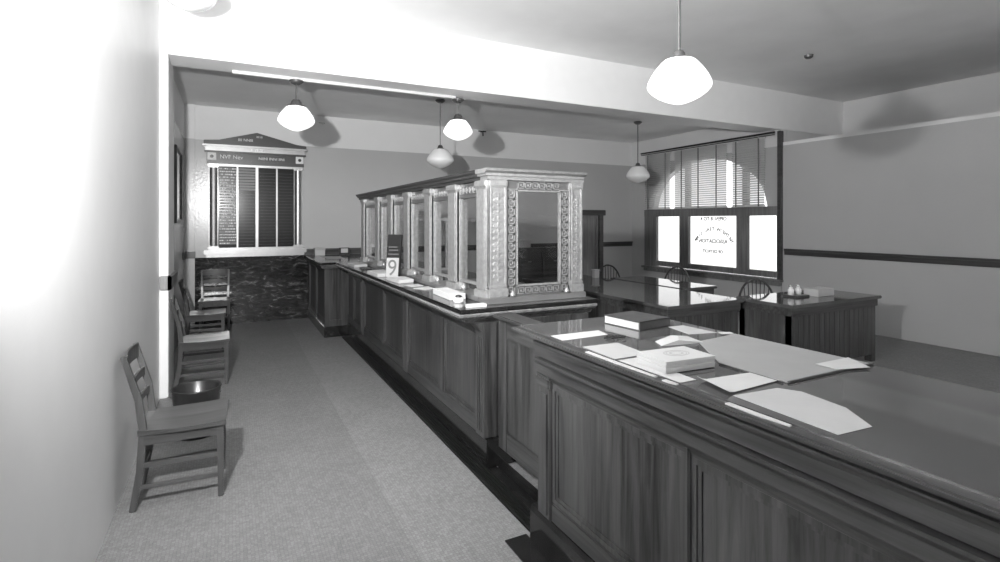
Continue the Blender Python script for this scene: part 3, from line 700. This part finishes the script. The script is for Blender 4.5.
sheet('desk_blotter', [(1.393, 1.129), (1.375, .80), (1.51, .79), (1.595, .905), (1.62, 1.055), (1.585, 1.115)], 'light grey blotter sheet with irregular corners at the front glass edge', 'blotter', plain('light_blotter', .36, .8, noise=.06))
sheet('paper_sheet', [(1.955, 1.22), (1.952, 1.14), (2.09, 1.10), (2.165, 1.22)], 'white sheet on the back corner of the large grey blotter', 'paper', M['paper'], z=Z+.0068, group=PG)
for a, b in ((1.80, 1.40), (1.36, 1.30), (1.10, .90)):
    sheet('paper_slip', [(1.322, a), (1.321, (a+b)/2), (1.330, b), (1.340, b), (1.340, a)], {1.80: 'thin white slip along the glass edge beside the pale sheets', 1.36: 'short white slip at the glass edge below the pile of booklets', 1.10: 'thin white slip along the glass edge beside the light blotter'}[a], 'paper', M['paper'], z=HN-.0058, th=.004, group='slips along the glass edge')
# crumpled note
mb = MB(); pts = [(1.70, 1.79, .004), (1.665, 1.715, .003), (1.75, 1.70, .022), (1.88, 1.68, .004), (1.905, 1.80, .006), (1.80, 1.795, .02)]
c_ = mb.bm.verts.new((1.79, 1.745, Z+.028)); vs = [mb.bm.verts.new((a, b, Z+c)) for a, b, c in pts]; vb = [mb.bm.verts.new((a, b, Z+.0005)) for a, b, c in pts]
for i in range(6): mb.bm.faces.new((c_, vs[i], vs[(i+1)%6])); mb.bm.faces.new((vs[i], vb[i], vb[(i+1)%6], vs[(i+1)%6]))
mb.bm.faces.new(vb)
tag(mb.build('crumpled_paper', M['paper']), 'crumpled white paper just behind the pile of booklets', 'paper')
# ledger
lg = thing('ledger', 'thick dark cloth ledger lying closed at the far end of the near counter', 'book', (1.9, 2.14, Z))
cor = [(1.775, 2.25), (1.80, 2.0), (2.03, 2.03), (2.0, 2.28)]
def inset(p, d):
    cx = sum(q[0] for q in p)/len(p); cy_ = sum(q[1] for q in p)/len(p)
    return [(cx+(q[0]-cx)*(1-d), cy_+(q[1]-cy_)*(1-d)) for q in p]
MB().slab(inset(cor, .03), Z+.004, Z+.040).build('page_block', M['paper'], lg)
MB().slab(cor, Z, Z+.004).slab(cor, Z+.040, Z+.044).slab([cor[1], cor[2], (cor[2][0]-.002, cor[2][1]+.008), (cor[1][0]-.002, cor[1][1]+.008)], Z, Z+.044).build('cover', M['leather'], lg)
# pile of booklets, each its own
base = [(1.372, 1.392), (1.60, 1.375), (1.612, 1.54), (1.384, 1.556)]
lab = ['bottom white booklet of the pile on the near counter', 'second white booklet from the bottom of the pile on the near counter', 'third white booklet from the bottom of the pile on the near counter', 'top white booklet of the pile, with an oval printed seal']
z = Z+.0016
for i in range(4):
    dx, dy = random.uniform(-.003, .003), random.uniform(-.003, .003)
    pl = [(a+dx, b+dy) for a, b in base]
    b = tag(MB().slab(pl, z, z+.0105).build('booklet', M['paper'], bevel=.001, seg=1), lab[i], 'booklet', 'pile of booklets on the near counter')
    if i == 3:
        s = MB()
        for rr in (1., .82, .5):
            P = [(1.50+.052*rr*math.cos(2*PI*k_/40), 1.468+.038*rr*math.sin(2*PI*k_/40), z+.0106) for k_ in range(41)]
            for a, c in zip(P, P[1:]): s.bar(a, c, .004 if rr > .6 else .008, .0006)
        s.build('printed_seal', plain('seal_ink', .34, .7), b)
    z += .0112
# eyeglasses
eg = thing('eyeglasses', 'folded wire eyeglasses lying between two pale sheets', 'eyeglasses', (1.59, 1.925, Z))
for cx_, cy_ in ((1.572, 1.945), (1.614, 1.917)):
    MB().tube([(cx_+.020*math.cos(2*PI*k_/20), cy_+.019*math.sin(2*PI*k_/20), Z+.010) for k_ in range(21)], .0028, 6).build('rim', M['black'], eg)
    MB().lathe([(0, 0), (.018, 0), (.018, .002), (0, .002)], (cx_, cy_, Z+.009), 20).build('lens', M['glass'], eg)
MB().tube([(1.588, 1.934, Z+.010), (1.593, 1.931, Z+.014), (1.598, 1.928, Z+.010)], .0024, 6).build('bridge', M['black'], eg)
MB().tube([(1.556, 1.957, Z+.010), (1.60, 1.955, Z+.0028), (1.65, 1.935, Z+.0026)], .002, 6).tube([(1.632, 1.906, Z+.010), (1.60, 1.93, Z+.0035), (1.55, 1.965, Z+.0026)], .002, 6).build('temple', M['black'], eg)

# ------------------------------------------------------------------ things on the teller counter
Z = HT+.0005
def pad(poly, th, label, name='paper_pad', mat='paper'):
    return tag(MB().slab(poly, Z, Z+th).build(name, M[mat], bevel=.002, seg=1), label, 'paper pad', 'pads on the teller counter')
pad([(1.32, 6.80), (1.50, 6.86), (1.50, 6.50), (1.33, 6.44)], .03, 'white pad on the teller counter farthest from the cage end')
pad([(1.295, 5.62), (1.305, 5.22), (1.47, 5.25), (1.48, 5.66)], .035, 'white pad beside the leaning date stand on the teller counter')
pad([(1.32, 4.94), (1.34, 4.60), (1.49, 4.64), (1.49, 4.92)], .03, 'white pad in front of the leaning date stand')
pad([(1.345, 4.20), (1.40, 4.07), (1.50, 4.10), (1.50, 4.27)], .006, 'thin grey pad between two thicker pads on the teller counter', mat='paper_mid')
pad([(1.39, 3.85), (1.375, 3.46), (1.50, 3.47), (1.51, 3.86)], .042, 'thick white pad nearest the cage corner', 'paper_pad')
pad([(1.34, 4.44), (1.36, 4.31), (1.48, 4.33), (1.48, 4.47)], .005, 'flat pale leaflet on the teller counter between two pads', 'leaflet', 'paper_mid')
tag(MB().slab([(1.35, 3.02+.1), (1.36, 3.15), (1.49, 3.153), (1.49, 3.10)], Z, Z+.02).build('card_block', M['paper'], bevel=.001), 'small white card block at the corner of the bronze cage', 'card')
pt = thing('pen_tray', 'small dark pen tray on the teller counter beside a white pad', 'tray', (1.42, 6.2, Z))
MB().slab([(1.36, 6.10), (1.46, 6.10), (1.47, 6.32), (1.36, 6.32)], Z, Z+.012).build('tray_base', M['black'], pt, bevel=.004)
MB().tube([(1.40, 6.12, Z+.016), (1.42, 6.30, Z+.016)], .005).build('pen', M['brass'], pt)
iw = thing('inkwell', 'round glass inkwell with dark lid beside the thick white pad', 'inkwell', (1.40, 3.36, Z))
MB().lathe([(0, 0), (.034, 0), (.036, .01), (.034, .026), (.024, .034), (0, .036)], (1.40, 3.36, Z), 24).build('pot', M['inkglass'], iw, smooth=True)
MB().lathe([(0, .034), (.022, .034), (.024, .042), (.016, .05), (0, .052)], (1.40, 3.36, Z), 20).build('lid', M['black'], iw, smooth=True)
# leaning date stand
ds = thing('date_stand', 'dark leaning date stand with a large pale number on the teller counter', 'date stand', (1.43, 5.06, Z))
mt = Matrix.Translation((1.40, 5.05, Z)) @ Matrix.Rotation(math.radians(42), 4, 'Z') @ Matrix.Rotation(math.radians(7), 4, 'Y')
def local_box(mb, *a): return mb.box(*a, mt)
o_ = local_box(MB(), 0, .035, -.075, .075, .008, .43).build('board', M['black'], ds, bevel=.003)
local_box(MB(), -.004, 0, -.068, .068, .012, .20).build('date_leaf', M['paper_mid'], ds)
tb = MB(); tb.text('9', mt @ Matrix.Translation((-.0045, 0, .03)) @ Matrix.Rotation(-PI/2, 4, 'Z') @ Matrix.Rotation(PI/2, 4, 'X'), .22)
tb.build('numeral', M['ink'], ds)
s_ = MB()
for zz, a, b in ((.27, -.05, .05), (.30, -.04, .055), (.23, -.06, .06)): local_box(s_, -.003, 0, a, b, zz, zz+.012)
s_.build('lettering', plain('dim_letters', .1, .5), ds)
MB().bar((1.455, 5.11, Z+.22), (1.475, 5.135, Z+.004), .02, .012).build('strut', M['black'], ds)
# far counter items
Z = HF+.0005
bx = thing('card_box', 'small white card box against the end wall on the far counter', 'box', (1.33, 9.22, Z))
MB().box(1.25, 1.41, 9.15, 9.29, Z, Z+.115).build('box_body', M['paper'], bx, bevel=.003); MB().box(1.245, 1.415, 9.145, 9.295, Z+.085, Z+.12).build('box_lid', M['paper_mid'], bx, bevel=.003)
cf = thing('calendar_stand', 'small dark framed calendar standing on the far counter', 'calendar', (1.68, 8.95, Z))
MB().box(1.60, 1.77, 8.95, 8.97, Z, Z+.13).build('frame', M['black'], cf, bevel=.003); MB().box(1.63, 1.74, 8.945, 8.95, Z+.045, Z+.115).build('calendar_leaf', M['paper'], cf)
MB().box(1.60, 1.77, 8.87, 8.99, Z, Z+.012).build('foot', M['black'], cf, bevel=.003)
sheet('paper_sheet', [(1.29, 8.88), (1.31, 8.25), (1.55, 8.2), (1.58, 8.75)], 'pale sheet spread on the top of the far counter', 'paper', M['paper_mid'], z=Z)

# ------------------------------------------------------------------ desks behind the counters
def desk(x0, x1, y0, y1, h, label, front=True):
    d = thing('office_desk', label, 'desk', ((x0+x1)/2, (y0+y1)/2, 0), group='oak desks behind the counters')
    MB().box(x0, x1, y0, y1, h-.035, h).build('desk_top', plain('desk_polish', .09, .05, noise=.25, nscale=5, spec=.6), d, bevel=.008)
    MB().box(x0+.03, x1-.03, y0+.03, y1-.03, h-.12, h-.035).build('apron', M['deskX'], d, bevel=.004)
    q = MB().box(x0+.05, x1-.05, y0+.05, y0+.07, .08, h-.12)
    w = .09; x = x0+.06
    while x+w < x1-.05: q.box(x+.004, x+w-.004, y0+.043, y0+.052, .10, h-.13); x += w
    q.build('front_panel', M['deskZ'], d)
    MB().box(x0+.05, x0+.07, y0+.07, y1-.05, .08, h-.12).build('side_panel', M['deskZ'], d)
    for xx in (x0+.05, x1-.13):
        for yy in (y0+.045, y1-.125): MB().box(xx, xx+.08, yy, yy+.08, 0, h-.12).build('leg', M['deskZ'], d, bevel=.005)
    return d
desk(3.9, 5.04, 3.93, 6.9, .76, 'long polished oak desk with vertical boards behind the bronze cage')
desk(5.08, 6.7, 3.40, 4.12, .76, 'dark polished oak desk with inkstand below the window')
desk(5.12, 5.75, 4.9, 6.35, .76, 'narrow polished desk beyond the long desk, in front of the window')
# low cupboard at the end wall seen through the cage glass
cb = thing('low_cupboard', 'low oak cupboard at the end wall seen through the cage window', 'cupboard', (5.2, 9.05, 0))
MB().box(4.2, 6.1, 8.78, YF-.04, 1.06, 1.10).build('cupboard_top', M['deskX'], cb, bevel=.006)
MB().box(4.25, 6.05, 8.82, YF-.04, 0, 1.06).build('body', M['deskZ'], cb)
for i in range(3):
    x = 4.28+i*.585; dd = MB(); dd.box(x, x+.565, 8.805, 8.82, .62, 1.03).box(x, x+.565, 8.805, 8.82, .06, .58)
    dd = dd.build('door', M['deskX'], cb, bevel=.006)
    MB().box(x+.25, x+.32, 8.79, 8.806, .82, .845).build('handle', M['brass'], dd)
tag(MB().box(5.0, 5.26, 8.95, 9.15, 1.1005, 1.24).box(4.99, 5.27, 8.94, 9.16, 1.20, 1.245).build('file_box', M['paper_mid'], bevel=.004), 'small pale file box on the low cupboard', 'box')
# inkstand group on the window desk
Z = .7605
ik = thing('inkstand', 'bright two-bottle inkstand on the dark desk below the window', 'inkstand', (5.72, 3.82, Z))
MB().box(5.62, 5.86, 3.72, 3.90, Z, Z+.02).build('stand', M['brass'], ik, bevel=.005)
for xx in (5.67, 5.80):
    b = MB().lathe([(0, 0), (.032, 0), (.034, .06), (.018, .075), (.02, .09), (0, .09)], (xx, 3.82, Z+.02), 18).build('bottle', M['inkglass'], ik, smooth=True)
    MB().lathe([(0, .09), (.02, .09), (.022, .105), (0, .112)], (xx, 3.82, Z+.02), 14).build('stopper', M['chrome'], b, smooth=True)
tag(MB().slab([(5.93, 3.84), (5.92, 3.66), (6.22, 3.66), (6.25, 3.86)], Z, Z+.08).build('paper_stack', M['paper'], bevel=.004), 'white stack of papers beside the inkstand', 'papers')
tag(MB().box(4.90, 4.98, 6.42, 6.50, Z, Z+.11).box(4.89, 4.99, 6.41, 6.51, Z+.11, Z+.125).build('card_box', M['paper'], bevel=.004), 'white block standing in for a chair highlight at the long desk', 'box')  # highlight spot on a chair, put in as a small white block

# bow-back office chairs
def bow_chair(label, loc, rz, proto=None):
    if proto is None:
        c = thing('bow_back_chair', label, 'chair', (0,0,0), group='bow-back office chairs by the window')
        MB().lathe([(0, .43), (.19, .432), (.215, .44), (.215, .455), (.19, .46), (0, .45)], n=28).build('seat', M['chairX'], c, smooth=False)
        hoop = [(-.17-.06*math.sin(a), -.21*math.cos(a), .46+.43*math.sin(a)**.8 if math.sin(a) > 0 else .46) for a in [PI*i/18 for i in range(19)]]
        MB().tube(hoop, .014).build('bow', M['chairZ'], c, smooth=True)
        for i in range(7):
            yy = -.14+i*.28/6; hh = .43*math.sqrt(max(0, 1-(yy/.21)**2))**.8
            MB().tube([(-.17, yy*.8, .455), (-.17-.06*hh/.43, yy, .455+hh)], .006, 6).build('spindle', M['chairZ'], c)
        for sx in (-1, 1):
            for sy in (-1, 1): MB().tube([(sx*.14, sy*.14, .44), (sx*.2, sy*.19, 0)], [.018, .013]).build('leg', M['chairZ'], c)
        MB().tube([(-.17, -.165, .18), (.17, -.165, .18)], .009).tube([(-.17, .165, .18), (.17, .165, .18)], .009).tube([(0, -.165, .18), (0, .165, .18)], .009).build('stretcher', M['chairX'], c)
    else: c = copy_tree(proto); c['label'] = label
    c.location = loc; c.rotation_euler = (0, 0, rz); return c
b0 = bow_chair('bow-back oak chair behind the dark desk with the inkstand', (6.05, 4.55, 0), math.radians(37))
bow_chair('bow-back oak chair beneath the narrow pane of the window', (6.15, 6.05, 0), math.radians(215), b0)
bow_chair('dark bow-back chair at the far end of the long desk by the door', (5.45, 6.75, 0), math.radians(-120), b0)

# ------------------------------------------------------------------ light and camera
w = bpy.data.worlds.new('sky'); SC.world = w; w.use_nodes = True
w.node_tree.nodes['Background'].inputs[0].default_value = g4(1); w.node_tree.nodes['Background'].inputs[1].default_value = SKY

fl = bpy.data.lights.new('flood_spill', 'POINT'); fl.energy = SPILL; fl.shadow_soft_size = .05
fo = bpy.data.objects.new('flood_spill', fl); COL.objects.link(fo); fo.location = (-.40, 1.3, 2.18)
fl = bpy.data.lights.new('flood_lamp', 'SPOT'); fl.energy = FLOOD; fl.shadow_soft_size = .05; fl.spot_size = PI; fl.spot_blend = 1.
fo = bpy.data.objects.new('flood_lamp', fl); COL.objects.link(fo); fo.location = (-.40, 1.3, 2.18)
fo.rotation_euler = Vector((1.15, 4.4, 1.5)).to_track_quat('-Z', 'Y').to_euler()
cam = bpy.data.cameras.new('camera'); co = bpy.data.objects.new('camera', cam); COL.objects.link(co)
cam.sensor_width = 36; cam.lens = 36*527/1000; cam.shift_x = -.001; cam.shift_y = -.06
cam.clip_start = .05
co.location = (0, 0, 1.62); co.rotation_euler = (PI/2, 0, -math.radians(27.2137))
SC.camera = co
SC.view_settings.view_transform = 'Standard'; SC.view_settings.look = 'None'; SC.view_settings.gamma = 1; SC.view_settings.exposure = 0.
SC.view_settings.use_curve_mapping = False
SC.cycles.use_denoising = True
SC.cycles.max_bounces = 10; SC.cycles.diffuse_bounces = 6
